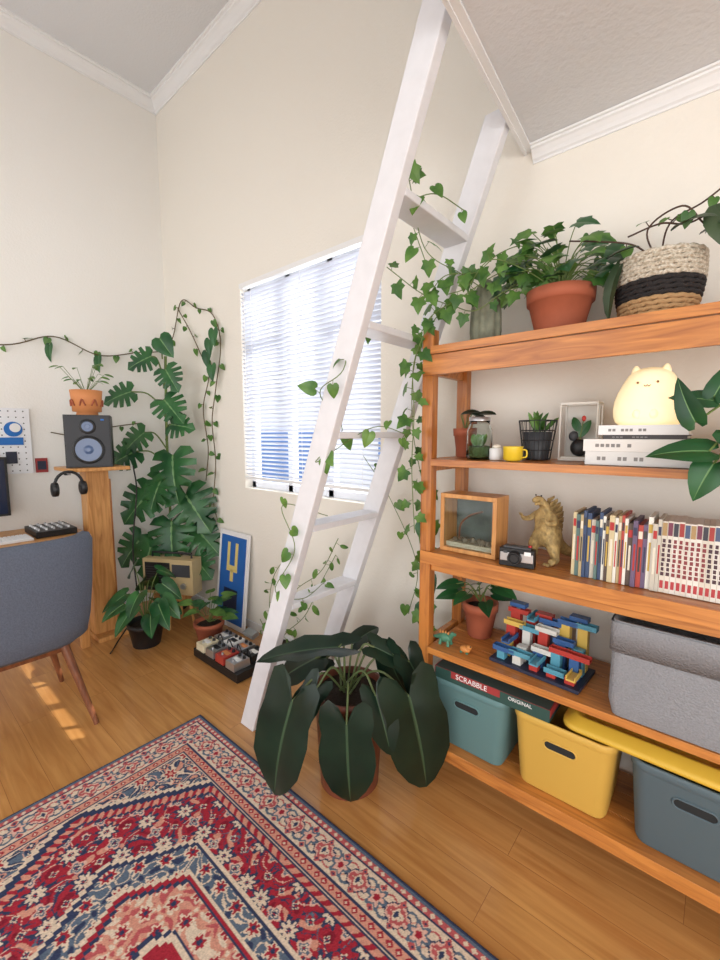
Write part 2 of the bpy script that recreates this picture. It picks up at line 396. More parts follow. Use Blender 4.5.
    rgba=np.concatenate([col.reshape(-1,3),np.ones((col.shape[0]*col.shape[1],1))],1)
    at.data.foreach_set('color',rgba.reshape(-1).astype(np.float32))
    m_=bpy.data.materials.new('rug_wool');m_.use_nodes=True;nt=m_.node_tree;b_=nt.nodes['Principled BSDF']
    a_=nt.nodes.new('ShaderNodeAttribute');a_.attribute_name='Col';nt.links.new(a_.outputs['Color'],b_.inputs['Base Color']);b_.inputs['Roughness'].default_value=.95;b_.inputs['Specular IOR Level'].default_value=.1
    me.materials.append(m_)
    ob=bpy.data.objects.new('patterned_rug',me);bpy.context.collection.objects.link(ob)
rug()

def pot(mb,c,rt,rb,h,m,rim=.012,rimh=.03,soil_=True):
    mb.lathe([(rb,0),(rb+(rt-rb)*.95,h-rimh),(rt+rim*.4,h-rimh),(rt+rim*.6,h),(rt-rim*.4,h),(rt-rim,h-.02),(rt-rim-.002,h-.03)],c,m,32)
    if soil_: mb.lathe([(rt-rim-.001,h-.032),(rt-rim-.001,h-.024)],c,soil,24,False)

# ---------------- big philodendron by ladder
q=MB(); bc=V((-1.085,1.20,.001)); pot(q,bc,.140,.118,.40,terrad,.010,.04)
FW=V((-.6508,.7593,0)); RT=V((.7593,.6508,0))
def wv(t): return RT*t[0]+FW*t[1]+V((0,0,t[2]))
top=bc+V((0,0,.38)); pst=mat('phil_stem',(92,106,64),.5); prb=mat('phil_rib',(54,78,54),.4)
BL=[((-.205,-.15,.43),(-.30,-.06,-1),(-.65,-1,.05),.42,.25),
    ((-.005,-.20,.375),(.02,-.04,-1),(-.1,-1,.12),.35,.21),
    ((.225,-.12,.43),(.26,-.06,-1),(.35,-1,.12),.42,.26),
    ((-.04,-.05,.585),(-1,.05,-.06),(.05,-.22,1),.34,.14),
    ((.15,.02,.53),(.35,.0,-.95),(-.6,-1,.2),.26,.14),
    ((-.14,.06,.48),(-.8,.3,-.55),(-.2,-.8,.8),.26,.14),
    ((.10,.0,.56),(.75,-.1,-.30),(.1,-.7,1),.17,.11),
    ((.02,.10,.53),(.3,.3,.1),(-.4,-.8,.6),.16,.09),
    ((-.10,.12,.45),(-.55,.3,-.3),(0,-.8,.8),.20,.12),
    ((.24,.0,.50),(.5,-.2,-.9),(.4,-.8,.4),.24,.15),
    ((-.12,-.12,.46),(-.6,-.3,-.8),(-.3,-.8,.6),.22,.12),
    ((.10,-.15,.45),(.3,-.3,-.9),(.3,-1,.3),.22,.12)]
for a,d,n_,L_,W_ in BL:
    p=bc+wv(a); mid=(top+p)/2+V((0,0,.09))
    q.tube(crom([top+V((rnd(.03),rnd(.03),0)),mid,p],6),.0045,pst,6)
    leaf(q,p,wv(d),wv(n_),L_,W_,SPADE,phil,prb,.35,.18,.04)
q.obj('potted_philodendron')

# white pots
q=MB(); c=V((-1.06,1.57,.001)); q.lathe([(.10,0),(.115,.012),(.1,.016)],c,white); pot(q,c+V((0,0,.017)),.085,.07,.14,white)
for i in range(7):
    a=i*.9; p=c+V((0.03*math.cos(a),.03*math.sin(a),.15)); e_=p+V((.07*math.cos(a),.06*math.sin(a)-.02,.12+rnd(.05)))
    q.tube(crom([p,(p+e_)/2+V((0,0,.03)),e_],4),.002,stem,4); leaf(q,e_,(math.cos(a),math.sin(a)-.3,-.4),(0,-.6,1),.09,.06,HEART,phil2)
q.obj('small_potted_plant')
q=MB(); c=V((-2.02,1.6,.001)); pot(q,c,.075,.06,.13,white)
top=c+V((0,0,.12))
for pts in ([(0,0,0),(.05,0,.15),(.12,.02,.35),(.3,.06,.5),(.45,.05,.72)],[(0,0,0),(-.05,-.04,.2),(-.06,.0,.4),(.02,.05,.55)],[(0,0,0),(.12,-.05,.12),(.25,-.02,.25),(.34,.02,.45),(.42,.06,.62)],[(0,0,0),(.02,-.1,.08),(.0,-.15,.2)]):
    vine(q,[top+V(p) for p in pts],.055,.065,ivy2,stem,OVAL,(.3,-1,.3),W=.5)
q.obj('trailing_potted_plant')

# ---------------- corner monstera
q=MB(); bc=V((-3.34,1.55,.001)); pot(q,bc,.14,.11,.26,blk)
q.tube(crom([bc+V((0,0,.2)),bc+V((.03,0,.8)),bc+V((-.01,.02,1.4)),bc+V((.03,.02,2.0))],8),.010,stem,8)
ML=[(.07,2.10,.17,(.5,-.2,-.7)),(.10,1.88,.2,(.5,-.3,-.8)),(-.17,1.72,.22,(-.8,-.3,-.3)),(.08,1.66,.24,(.6,-.3,-.6)),(-.1,1.42,.24,(-.7,-.3,-.6)),(.12,1.25,.38,(.1,-.4,-1)),
 (-.05,.98,.32,(-.6,-.4,-.7)),(.20,.95,.36,(.6,-.3,-.8)),(.10,.75,.36,(.1,-.5,-1)),(.24,.70,.32,(.7,-.4,-.6)),(-.15,.62,.28,(-.6,-.4,-.8)),(-.02,1.98,.2,(-.6,-.2,-.3)),(-.05,.60,.30,(-.2,-.5,-1)),(.26,.48,.26,(.6,-.6,-.4)),(.03,1.08,.3,(-.3,-.5,-.9)),(-.16,1.28,.24,(-.8,-.3,-.4)),(.11,1.48,.2,(.8,-.3,-.1))]
for r,z,L_,d in ML:
    s0=bc+V((.02*z/2,0,z-.12)); p=bc+RT*r+FW*(-.10-.08*random.random())+V((0,0,z))
    q.tube(crom([s0,(s0+p)/2+V((0,0,.05)),p],5),.006,stem,6)
    leaf(q,p,wv(d),wv((rnd(.3),-1,.5+rnd(.2))),L_,L_*.95,MONST if L_>.19 else HEART,mon,ribm,.45,.12,.02)
q.obj('potted_monstera')
q=MB(); c=V((-2.88,1.15,.001)); pot(q,c,.11,.085,.16,blk)
for i in range(17):
    a=-2.6+i*.38; rr=.12+.1*random.random(); top=c+V((0,0,.15)); p=top+V((rr*math.cos(a),rr*math.sin(a)*.7,.10+.26*random.random()))
    q.tube(crom([top,(top+p)/2+V((0,0,.06)),p],5),.003,stem,5)
    leaf(q,p,(math.cos(a),math.sin(a)-.2,-.55+rnd(.2)),(.3,-.6,.9),.17+rnd(.03),.12,HEART,phil2 if i%2 else mon,ribm,.5,.12)
q.obj('potted_pothos')
q=MB(); c=V((-2.6,1.45,.001)); pot(q,c,.095,.07,.14,terra)
for i in range(15):
    a=i*.6; rr=.06+.08*random.random(); top=c+V((0,0,.13)); p=top+V((rr*math.cos(a),rr*math.sin(a)*.8,.05+.14*random.random()))
    q.tube([top,p],.002,stem,4)
    leaf(q,p,(math.cos(a),math.sin(a)-.2,.1),(.2,-.4,1),.10,.07,HEART,phil2 if i%3==0 else ivy2,None,.5,.12)
q.obj('potted_herb')

# garland on walls
q=MB()
XG=XL+.02
GL=[[(XG,.2,1.98),(XG,.66,1.99),(XG,.94,2.09),(XG,1.22,2.0),(XG,1.50,2.06),(XG+.04,1.69,2.10),(-3.5,1.73,2.2),(-3.34,1.73,2.45),(-3.12,1.73,2.36),(-2.89,1.73,2.27),(-2.78,1.72,2.05),(-2.86,1.72,1.75),(-2.93,1.72,1.5),(-2.9,1.72,1.2),(-2.95,1.72,.9),(-2.9,1.72,.75)],
    [(-3.38,1.72,2.40),(-3.2,1.72,2.2),(-3.05,1.72,2.0),(-2.95,1.72,1.85),(-3.05,1.72,1.6),(-3.0,1.72,1.3),(-3.05,1.72,1.05)],
    [(XG,.88,1.42),(XG,1.02,1.40),(XG,1.2,1.45),(XG,1.5,1.5)]]
for g in GL: vine(q,g,.10,.05,ivy,bstem,HEART,(.6,-.8,.2),r=.004)
for p in [(-2.80,1.68,2.14),(-2.86,1.68,2.08),(-2.84,1.68,1.9),(-2.9,1.68,2.0),(XG+.04,1.2,1.98),(XG+.04,.9,2.02)]: leaf(q,p,(.1,-.2,-1),(.3,-1,.2),.12,.09,HEART,mon,None)
q.obj('hanging_vine_garland')

# ---------------- ivy pot on top shelf
q=MB(); c=V((-.455,1.56,1.727)); pot(q,c,.10,.07,.15,terra,.012,.04)
top=c+V((0,0,.145))
for k in range(64):
    a=random.random()*6.28; rr=.04+.15*random.random(); p=top+V((rr*math.cos(a)-.03,rr*math.sin(a)*.7,.02+.24*random.random()*(1.1-rr*3.4)))
    q.tube(crom([top,(top+p)/2+V((0,0,.04)),p],4),.0017,stem,4)
    leaf(q,p,(math.cos(a),math.sin(a)-.3,-.3+rnd(.4)),(rnd(.3),-.8,.8),.072+rnd(.014),.072,IVY,ivy if k%2 else phil2,None,.5,.12)
IV=[[(0,0,0),(-.12,-.03,.05),(-.22,-.02,.04),(-.33,-.08,.12),(-.42,-.18,.2),(-.40,-.32,.38),(-.38,-.38,.35)],
    [(0,0,0),(-.1,-.05,.10),(-.2,-.08,.08),(-.3,-.12,.02),(-.40,-.15,-.03),(-.45,-.16,-.1)],
    [(0,0,0),(-.14,-.06,.03),(-.25,-.1,-.03),(-.34,-.1,.0),(-.44,-.16,.05),(-.5,-.3,.12)],
    [(-.40,-.15,-.03),(-.46,-.18,-.2),(-.45,-.19,-.4),(-.47,-.17,-.6),(-.44,-.19,-.85)],
    [(-.36,-.08,.05),(-.50,-.10,-.15),(-.56,-.03,-.45),(-.50,-.0,-.8),(-.53,.02,-1.1),(-.48,-.03,-1.3)],
    [(0,0,0),(-.1,-.08,.08),(-.2,-.12,.12),(-.28,-.12,.05),(-.34,-.15,.03)],
    [(0,0,.05),(-.1,-.04,.16),(-.18,-.08,.15),(-.26,-.1,.10),(-.36,-.14,.10),(-.42,-.17,.02)]]
for g in IV: vine(q,[top+V(p) for p in g],.036,.055,ivy,stem,IVY,(.3,-1,.3),r=.0018,W=.95)
q.obj('potted_ivy')
q=MB()
for g in ([(-.87,1.40,2.0),(-.93,1.36,2.2),(-.84,1.25,2.17),(-.78,1.3,2.19),(-.74,1.42,2.17)],[(-.98,1.35,1.80),(-1.08,1.22,1.79),(-1.0,1.08,1.62),(-1.12,1.085,1.55),(-1.09,1.17,1.42),(-1.15,1.09,1.30),(-1.05,1.3,1.43),(-.98,1.45,1.40)],
          [(-1.3,1.3,1.05),(-1.34,1.085,1.12),(-1.27,1.085,.95),(-1.4,1.085,.75),(-1.36,1.2,.69),(-1.42,1.4,.7)],[(-1.35,1.6,1.3),(-1.2,1.62,1.1),(-1.05,1.63,.8),(-1.1,1.64,.55)]):
    vine(q,g,.085,.055,ivy2,stem,HEART,(.3,-1,.3),r=.0018)
for p,L_ in (((-1.0,1.62,.62),.12),((-.97,1.6,.78),.10),((-1.02,1.62,1.0),.09),((-.96,1.6,.5),.12)): leaf(q,p,(rnd(.4),-.2,-1),(.2,-1,.3),L_,L_*.75,HEART,mon)
q.obj('climbing_vine')

q=MB(); c=V((-.715,1.56,1.727))
cm=mat('cactus',(136,138,118),.85,noise=.35,scale=30)
seg=36
rings=[]
for i,(r,z) in enumerate([(.034,0),(.047,.01),(.054,.06),(.052,.13),(.045,.19),(.03,.23),(.008,.245)]):
    rings.append([(c[0]+r*(1+.10*math.cos(9*2*math.pi*j/seg))*math.cos(2*math.pi*j/seg),c[1]+r*(1+.10*math.cos(9*2*math.pi*j/seg))*math.sin(2*math.pi*j/seg),c[2]+z) for j in range(seg)])
q.loft(rings,cm); q.obj('ribbed_cactus')
# basket
q=MB(); c=V((-.185,1.575,1.727))
wr=mat('rope_white',(222,214,198),.9,bump=.8,scale=140,col2=(172,158,136));bk=mat('rope_black',(38,34,34),.9,bump=.6,scale=120);tn=mat('rope_tan',(176,140,98),.9,bump=.6,scale=120)
for i in range(15):
    z=.007+i*.0125; t=i/14; r=.086+.022*math.sin(t*2.0)
    m_=tn if i<5 else (bk if i<9 else wr)
    pts=[c+V((r*math.cos(a),r*math.sin(a),z+ (.002*math.sin(a*20+i*1.57) ))) for a in [k*2*math.pi/60 for k in range(61)]]
    q.tube(pts,.0072,m_,7)
q.lathe([(.085,.0),(.085,.01)],c,tn,24);q.lathe([(.095,.16),(.095,.17)],c,soil,24)
top=c+V((0,0,.17))
dk=mat('orchid_leaf',(60,80,50),.4,col2=(38,54,38))
for a,d,L_,W_ in (((-.08,-.06,.03),(-.4,-.3,-.85),.19,.05),((-.04,-.08,.04),(-.8,-.2,.05),.13,.04),((.03,-.08,.06),(.5,-.4,.2),.12,.045),((.09,-.06,.04),(.8,-.3,.3),.2,.07),((.1,.0,.06),(.7,-.2,.8),.2,.06),((.12,-.08,.1),(.3,-.3,-.6),.13,.09)):
    leaf(q,top+V(a),d,(-.1,-.5,1),L_,W_,OVAL,dk,None,.9,.2)
vd=mat('vine_dark',(78,56,44),.7)
for g in ([(0,0,0),(-.06,-.04,.06),(-.15,-.06,.09),(-.24,-.05,.12)],[(0,0,0),(.02,-.03,.1),(.1,-.05,.13),(.2,-.05,.2)],[(0,0,0),(-.03,-.05,.09),(.05,-.08,.12),(.1,-.08,.06)],[(-.08,-.04,.09),(.0,-.05,.10),(.08,-.06,.08),(.2,-.06,.15)]):
    vine(q,[top+V(p) for p in g],.11,.04,ivy,vd,HEART,r=.0026)
q.obj('woven_basket_planter')

# ---------------- shelf 2 items
z2=1.312
q=MB(); c=V((-.80,1.58,z2)); pot(q,c,.042,.03,.115,terra,.007,.03)
for i in range(6):
    a=i*1.05; top=c+V((0,0,.11));p=top+V((.02+.04*math.cos(a),.03*math.sin(a),.06)); q.tube([top,p],.0018,stem,4); leaf(q,p,(1,rnd(.6),.1+rnd(.4)),(0,-.5,1),.07,.04,OVAL,phil)
q.obj('small_terracotta_plant')
glass=bpy.data.materials.new('glass');glass.use_nodes=True;gb=glass.node_tree.nodes['Principled BSDF'];gb.inputs['Transmission Weight'].default_value=1;gb.inputs['Roughness'].default_value=.03;gb.inputs['IOR'].default_value=1.25;gb.inputs['Base Color'].default_value=(.9,.96,.95,1)
q=MB(); c=V((-.70,1.50,z2)); q.lathe([(.042,0),(.047,.006),(.047,.105),(.037,.125),(.037,.14),(.034,.14),(.034,.125),(.043,.104),(.043,.008),(.03,.006)],c,glass,28)
q.lathe([(.036,.006),(.039,.01),(.039,.045)],c,mat('moss',(70,92,50),.9,bump=1,scale=60),20); q.lathe([(.039,.1405),(.039,.154),(.03,.155)],c,silver,24)
for i in range(9): leaf(q,c+V((rnd(.015),rnd(.015),.046)),(rnd(.5),rnd(.5),1),(0,-1,.1),.05,.022,OVAL,ivy)
q.obj('glass_terrarium_jar')
q=MB(); c=V((-.632,1.5,z2)); q.lathe([(.024,0),(.026,.004),(.026,.04),(.02,.042)],c,white,20); q.ell(c+V((0,0,.047)),(.016,.016,.008),mat('cream_w',(240,232,215),.5)); q.obj('white_candle')
q=MB(); c=V((-.52,1.59,z2))
for i in range(22):
    a=i*2*math.pi/22; q.tube([c+V((.045*math.cos(a),.045*math.sin(a),.002)),c+V((.064*math.cos(a),.064*math.sin(a),.14))],.0014,blk,4)
for z in (.003,.035,.07,.105,.14):
    r=.045+.019*z/.14; q.tube([c+V((r*math.cos(k*.2618),r*math.sin(k*.2618),z)) for k in range(25)],.0019,blk,5)
q.lathe([(.038,.002),(.05,.10),(.046,.10)],c,dkg,20); q.lathe([(.046,.092),(.046,.095)],c,soil,16)
for i in range(12): leaf(q,c+V((rnd(.02),rnd(.02),.1)),(rnd(.7),rnd(.6),1),(0,-1,.3),.08,.018,OVAL,ivy)
q.obj('wire_basket_planter')
q=MB(); c=V((-.555,1.455,z2)); ym=mat('yellow_ceramic',(226,194,50),.35)
q.lathe([(.022,0),(.032,.006),(.033,.045),(.034,.05),(.030,.05),(.029,.01),(.02,.008)],c,ym,24)
q.tube(crom([c+V((.031,0,.04)),c+V((.046,0,.036)),c+V((.046,0,.016)),c+V((.030,0,.012))],5),.003,ym,6)
q.obj('yellow_mug')
q=MB(); c=V((-.388,1.63,z2))
w,h,d=.115,.20,.07; pf=mat('pale_frame',(216,212,204),.5)
for sx in (-1,1):
    for sy in (-1,1): q.box(c+V((sx*w/2,sy*d/2,h/2)),(.005,.005,h),pf)
for z in (.004,h-.004):
    for sy in (-1,1): q.box(c+V((0,sy*d/2,z)),(w,.005,.008),pf)
    for sx in (-1,1): q.box(c+V((sx*w/2,0,z)),(.005,d,.008),pf)
q.box(c+V((0,0,.008)),(w-.008,d-.008,.012),pf); q.box(c+V((0,d/2-.005,h/2)),(w-.01,.003,h-.02),mat('paper',(206,204,198),.8))
q.ell(c+V((0,-.005,.045)),(.03,.02,.03),mat('black_plastic')); q.ell(c+V((-.02,-.005,.085)),(.016,.012,.018),dkg); q.tube([c+V((0,-.01,.06)),c+V((.01,-.01,.14))],.002,stem,5)
leaf(q,c+V((0,-.01,.08)),(.5,0,1),(0,-1,0),.07,.03,OVAL,mon);leaf(q,c+V((0,-.01,.1)),(-.5,0,1),(0,-1,0),.06,.03,OVAL,phil2); q.ell(c+V((.012,-.012,.145)),(.007,.007,.010),mat('flower_red',(190,60,50),.6))
q.obj('glass_display_case',.001)
# book stack under lamp
q=MB(); cols=[(214,214,212),(224,222,218),(64,62,64),(228,228,228)]
zz=z2; bx=[(.27,.19,.040,0),(.275,.185,.036,-.004),(.20,.17,.012,.01),(.215,.175,.028,.005)]
pg=mat('pages',(240,235,222),.9)
for (a,b_,hh,dx_),cc in zip(bx,cols):
    m_=mat('cover_%d'%cc[0],cc,.6); X0=-.19+dx_
    q.b2((X0-a/2,1.435,zz),(X0+a/2,1.435+b_,zz+.003),m_);q.b2((X0-a/2,1.435,zz+hh-.003),(X0+a/2,1.435+b_,zz+hh),m_);q.b2((X0-a/2,1.4349,zz),(X0+a/2,1.439,zz+hh),m_)
    q.b2((X0-a/2+.004,1.4392,zz+.003),(X0+a/2-.004,1.43+b_,zz+hh-.003),pg)
    for k in range(9):
        if random.random()<.8: q.b2((X0-a*.38+k*a*.05,1.4342,zz+hh*.35),(X0-a*.38+k*a*.05+a*.035,1.4346,zz+hh*.62),mat('spine_print',(130,128,126),.6))
    zz+=hh+.0004
q.obj('book_stack')
# cat lamp
q=MB(); cl=mat('cat_lamp_silicone',(248,238,214),.5,emit=(255,220,146),estr=.52)
c=V((-.182,1.53,zz+.001)); seg=36; rings=[]
CP=[(0,.80),(.05,.92),(.15,.985),(.28,1.0),(.42,.97),(.56,.89),(.68,.79),(.78,.70),(.87,.60),(.93,.48),(.975,.30),(1.0,.04)]
for t,k in CP:
    rings.append([(c[0]+.092*k*math.cos(2*math.pi*j/seg),c[1]+.074*k*math.sin(2*math.pi*j/seg),c[2]+.168*t) for j in range(seg)])
q.loft(rings,cl)
for sx in (-1,1):
    e0=c+V((sx*.034,-.005,.145)); 
    q.loft([[e0+V((sx*.004*zq/.03+.016*math.cos(a)*k,.013*math.sin(a)*k,zq)) for a in [j*2*math.pi/12 for j in range(12)]] for k,zq in ((1,0),(.82,.012),(.55,.022),(.2,.029))],cl)
ey=mat('lamp_face',(150,110,70),.5)
for sx in (-1,1): q.ell(c+V((sx*.024,-.058,.120)),(.0035,.003,.0035),ey,10,6)
q.tube(crom([c+V((-.008,-.0635,.112)),c+V((-.004,-.0655,.108)),c+V((0,-.065,.112)),c+V((.004,-.0655,.108)),c+V((.008,-.0635,.112))],3),.001,ey,5)
for sx in (-1,1):
    q.ell(c+V((sx*.02,-.070,.03)),(.011,.008,.014),cl,10,6)
q.obj('cat_night_light')
# heartleaf plant on shelf right
q=MB(); c=V((.10,1.55,z2)); pot(q,c,.07,.05,.12,white)
top=c+V((0,0,.12)); PLV=[((-.13,-.24,-.07),(-1,-.15,.05),(0,-.7,.8),.13,.085),((-.16,-.25,.0),(-.5,-.1,1),(-.5,-1,.1),.12,.06),((-.12,-.24,-.10),(-.4,-.2,-.9),(-.2,-1,.4),.10,.08),((-.13,-.22,.06),(.3,.0,.8),(-.3,-1,.2),.11,.055),((-.13,-.22,.05),(-.9,.1,.25),(-.2,-.9,.6),.10,.05),((-.07,-.25,-.09),(.3,-.1,-1),(0,-1,.4),.12,.085),((-.09,-.22,.03),(.8,0,-.2),(0,-1,.5),.12,.08),((-.10,-.22,-.02),(.9,-.1,-.5),(-.1,-.8,.6),.13,.085)]
for a,d,n_,L_,W_ in PLV:
    p=top+V(a); q.tube(crom([top,(top+p)/2+V((0,-.02,.06)),p],6),.0028,stem,5); leaf(q,p,d,n_,L_,W_,HEART,phil2,ribm,.5,.12)
q.obj('potted_heartleaf_plant')

# ---------------- shelf 3 items
z3=.952
q=MB(); X0,X1,Y0,Y1=-.832,-.605,1.455,1.565; h=.225; t=.016
q.b2((X0,Y0,z3),(X1,Y1,z3+t),lightwood);q.b2((X0,Y0,z3+h-t),(X1,Y1,z3+h),lightwood)
for x in (X0,X1-t): q.b2((x,Y0,z3+t),(x+t,Y1,z3+h-t),lightwood)
q.b2((X0+t,Y1-.004,z3+t),(X1-t,Y1,z3+h-t),mat('diorama_back',(120,130,128),.8,col2=(78,88,84),scale=12))
q.b2((X0+t,Y0+.02,z3+t),(X1-t,Y1-.005,z3+t+.018),mat('sand',(196,188,168),.9,bump=1,scale=60))
for i in range(7): q.ell((X0+.04+i*.024,1.51+rnd(.02),z3+t+.022),(.012,.01,.01+random.random()*.012),mat('rock',(120,110,96),.9),8,6)
q.tube(crom([(X0+.05,1.52,z3+.03),(X0+.06,1.51,z3+.1),(X0+.1,1.51,z3+.14),(X0+.15,1.51,z3+.16)],5),.004,walnut,6)
q.box(((X0+X1)/2,Y0+.004,z3+h/2),(X1-X0-2*t,.002,h-2*t),glass)
q.obj('wooden_shadow_box',.001)

def skin(name,J,E,R,m,root=0,sub=2):
    me=bpy.data.meshes.new(name); me.from_pydata(J,E,[]); me.materials.append(m)
    ob=bpy.data.objects.new(name,me);bpy.context.collection.objects.link(ob)
    sk=ob.modifiers.new('skin','SKIN'); sk.use_smooth_shade=True
    lay=me.skin_vertices[0].data if len(me.skin_vertices) else None
    if lay:
        for i,r in enumerate(R): lay[i].radius=(r,r)
        lay[root].use_root=True
    ss=ob.modifiers.new('sub','SUBSURF');ss.levels=sub;ss.render_levels=sub
    return ob
gold=mat('tan_vinyl',(190,162,106),.65,noise=.45,scale=60,bump=1)
J=[(0,.005,.085),(0,.002,.12),(0,-.002,.155),(0,-.004,.185),(0,-.012,.210),(0,-.036,.218),(0,-.068,.208),
   (.036,.0,.068),(.050,-.016,.045),(.050,0,.012),(.054,-.036,.009),
   (-.036,.0,.068),(-.050,-.016,.045),(-.050,0,.012),(-.054,-.036,.009),
   (.036,-.01,.158),(.058,-.022,.138),(.058,-.052,.140),(.054,-.064,.152),
   (-.036,-.01,.158),(-.058,-.022,.138),(-.058,-.052,.140),(-.054,-.064,.152),
   (.0,.050,.055),(.01,.090,.028),(.045,.125,.014),(.09,.13,.008),(0,-.058,.196)]
E=[(0,1),(1,2),(2,3),(3,4),(4,5),(5,6),(0,7),(7,8),(8,9),(9,10),(0,11),(11,12),(12,13),(13,14),(2,15),(15,16),(16,17),(17,18),(2,19),(19,20),(20,21),(21,22),(0,23),(23,24),(24,25),(25,26),(4,27)]
R=[.037,.036,.029,.018,.0145,.014,.0075, .027,.021,.016,.012, .027,.021,.016,.012, .013,.011,.008,.005, .013,.011,.008,.005, .027,.019,.012,.005,.005]
root_=bpy.data.objects.new('dinosaur_monster_figurine',None);bpy.context.collection.objects.link(root_)
bd=skin('body',J,E,R,gold,0,2)
bd.parent=root_
q=MB()
for i in range(9):
    z=.205-i*.019; y=.008+.0045*i; s=.010+.024*math.sin((i+.6)/9*3.14)
    for ox in (-.010,0,.010) if 2<i<8 else (0,):
        kk_=1 if ox==0 else .55
        q.loft([[(ox+.004,y-.006,z-s*.5*kk_),(ox-.004,y-.006,z-s*.5*kk_),(ox-.004,y-.006,z+s*.5*kk_),(ox+.004,y-.006,z+s*.5*kk_)],[(ox*1.6+.001,y+s*1.5*kk_,z+s*.6*kk_),(ox*1.6-.001,y+s*1.5*kk_,z+s*.6*kk_),(ox*1.6-.001,y+s*1.5*kk_,z+s*1.1*kk_),(ox*1.6+.001,y+s*1.5*kk_,z+s*1.1*kk_)]],gold)
for sx in (-1,1):
    q.ell((sx*.0125,-.042,.226),(.003,.003,.003),blk,8,6)
    for k in (-1,0,1): 
        q.lathe([(.0045,0),(.001,.014)],(0,0,0),gold,6,M=Matrix.Translation((sx*.054+k*.009,-.046,.005))@Matrix.Rotation(math.pi/2,4,'X'))
        q.tube([(sx*.054+k*.005,-.064,.152),(sx*.052+k*.007,-.073,.163)],[.003,.001],gold,5)
sp=q.obj('spines'); sp.parent=root_
root_.location=(-.465,1.56,z3+.002); root_.rotation_euler=(0,0,math.radians(-28)); root_.scale=(1.0,1.0,1.05)
q=MB(); T=Matrix.Translation((-.52,1.440,z3))@Matrix.Rotation(math.radians(8),4,'Z')
q.box((0,0,.031),(.115,.035,.062),blk,T);q.box((0,-.0015,.033),(.108,.036,.03),silver,T);q.box((0,0,.066),(.09,.03,.008),dkg,T)
q.lathe([(.024,0),(.022,.018),(.018,.02),(.014,.014)],(0,0,0),blk,24,M=T@Matrix.Translation((-.005,-.018,.032))@Matrix.Rotation(math.pi/2,4,'X'))
q.box((.036,-.02,.05),(.022,.004,.014),white,T);q.box((-.036,-.02,.05),(.014,.004,.01),dkg,T);q.lathe([(.006,0),(.006,.006)],(.04,0,.07),mat('red_btn',(180,40,40),.4),12,M=T)
q.obj('compact_film_camera',.002)
# books row
q=MB(); x=-.355
pal=[(88,74,66),(196,190,176),(150,66,56),(60,78,110),(222,214,196),(52,50,52),(180,160,120),(90,116,112),(176,70,60),(226,224,214),(104,88,116),(206,190,150)]
labc=[(176,50,50),(50,54,80),(226,218,200),(60,58,58),(196,164,80)]
labs=[mat('lab_%d'%k,labc[k],.6) for k in range(5)]
i=0
while x<.56:
    wht=x>-.13
    w=random.uniform(.008,.0145) if not wht else .0128
    h=(.200+rnd(.014)) if not wht else .207+rnd(.0015)
    cc=random.choice(pal) if not wht else random.choice([(222,214,202),(214,206,192),(226,221,212)])
    cm_=mat('spine_%d_%d'%(cc[0],cc[1]),cc,.55)
    y0=1.46+rnd(.004) if not wht else 1.46
    q.b2((x,y0,z3),(x+w-.0006,y0+.125,z3+h),cm_)
    lm=labs[i%5]
    if wht:
        q.b2((x+.0008,y0-.0004,z3+h*.80),(x+w-.0014,y0,z3+h*.98),mat('mg%d'%(i%5),[(160,60,56),(76,90,120),(170,140,96),(120,60,80),(60,60,70)][i%5],.6))
        zq=z3+h*.24
        for k in range(8):
            hh=.0105; q.b2((x+.0020+.0008*(k%2),y0-.0004,zq+k*.0137),(x+w-.0026-.0008*(k%3),y0,zq+k*.0137+hh),mat('ink',(74,50,58),.6) if (i//6)%2 else mat('ink2',(130,56,60),.6))
        q.b2((x+.002,y0-.0004,z3+h*.06),(x+w-.0026,y0,z3+h*.17),mat('lab_r',(176,60,64),.6))
    else:
        q.b2((x+.001,y0-.0004,z3+h*.78),(x+w-.0016,y0,z3+h*.9),lm); q.b2((x+w*.3,y0-.0004,z3+h*.25),(x+w*.7,y0,z3+h*.65),labs[(i*3+2)%5])
    x+=w; i+=1
q.obj('book_row')

# ---------------- shelf 4 items
z4=.567
q=MB(); c=V((-.735,1.63,z4)); pot(q,c,.068,.048,.145,terra,.009,.035)
for i in range(12):
    a=i*.9; top=c+V((0,0,.14)); p=top+V((.09*math.cos(a),.05*math.sin(a)-.04,.03+.07*random.random())); q.tube(crom([top,(top+p)/2+V((0,0,.04)),p],4),.002,stem,4)
    leaf(q,p,(math.cos(a),math.sin(a)-.4,-.1),(0,-.7,.9),.09,.06,HEART,phil2)
q.obj('terracotta_potted_plant')
q=MB(); c=V((-.80,1.46,z4)); gt=mat('toy_green',(74,130,104),.5); ot=mat('toy_orange',(200,132,66),.5)
q.ell(c+V((0,0,.03)),(.028,.018,.018),gt);q.tube([c+V((.02,0,.035)),c+V((.034,-.004,.055)),c+V((.046,-.008,.056))],[.011,.009,.006],gt,8);q.tube([c+V((-.02,0,.03)),c+V((-.045,0,.02)),c+V((-.065,0,.016))],[.011,.007,.002],gt,8)
for sx in (-1,1):
    for sy in (-1,1): q.tube([c+V((sx*.016,sy*.01,.025)),c+V((sx*.018,sy*.014,.001))],.006,gt,7)
for k in range(5): q.lathe([(.006,0),(.001,.013)],c+V((-.024+k*.012,0,.044)),ot,6)
q.obj('toy_dinosaur')
q=MB(); c=V((-.71,1.45,z4)); q.ell(c+V((0,0,.014)),(.022,.014,.014),ot); q.ell(c+V((.018,-.004,.028)),(.011,.01,.01),ot);q.ell(c+V((.026,-.008,.034)),(.003,.003,.003),blk,8,5)
for sx in(-1,1): q.ell(c+V((sx*.012,-.008,.004)),(.006,.008,.004),gt,8,5)
q.obj('toy_turtle')
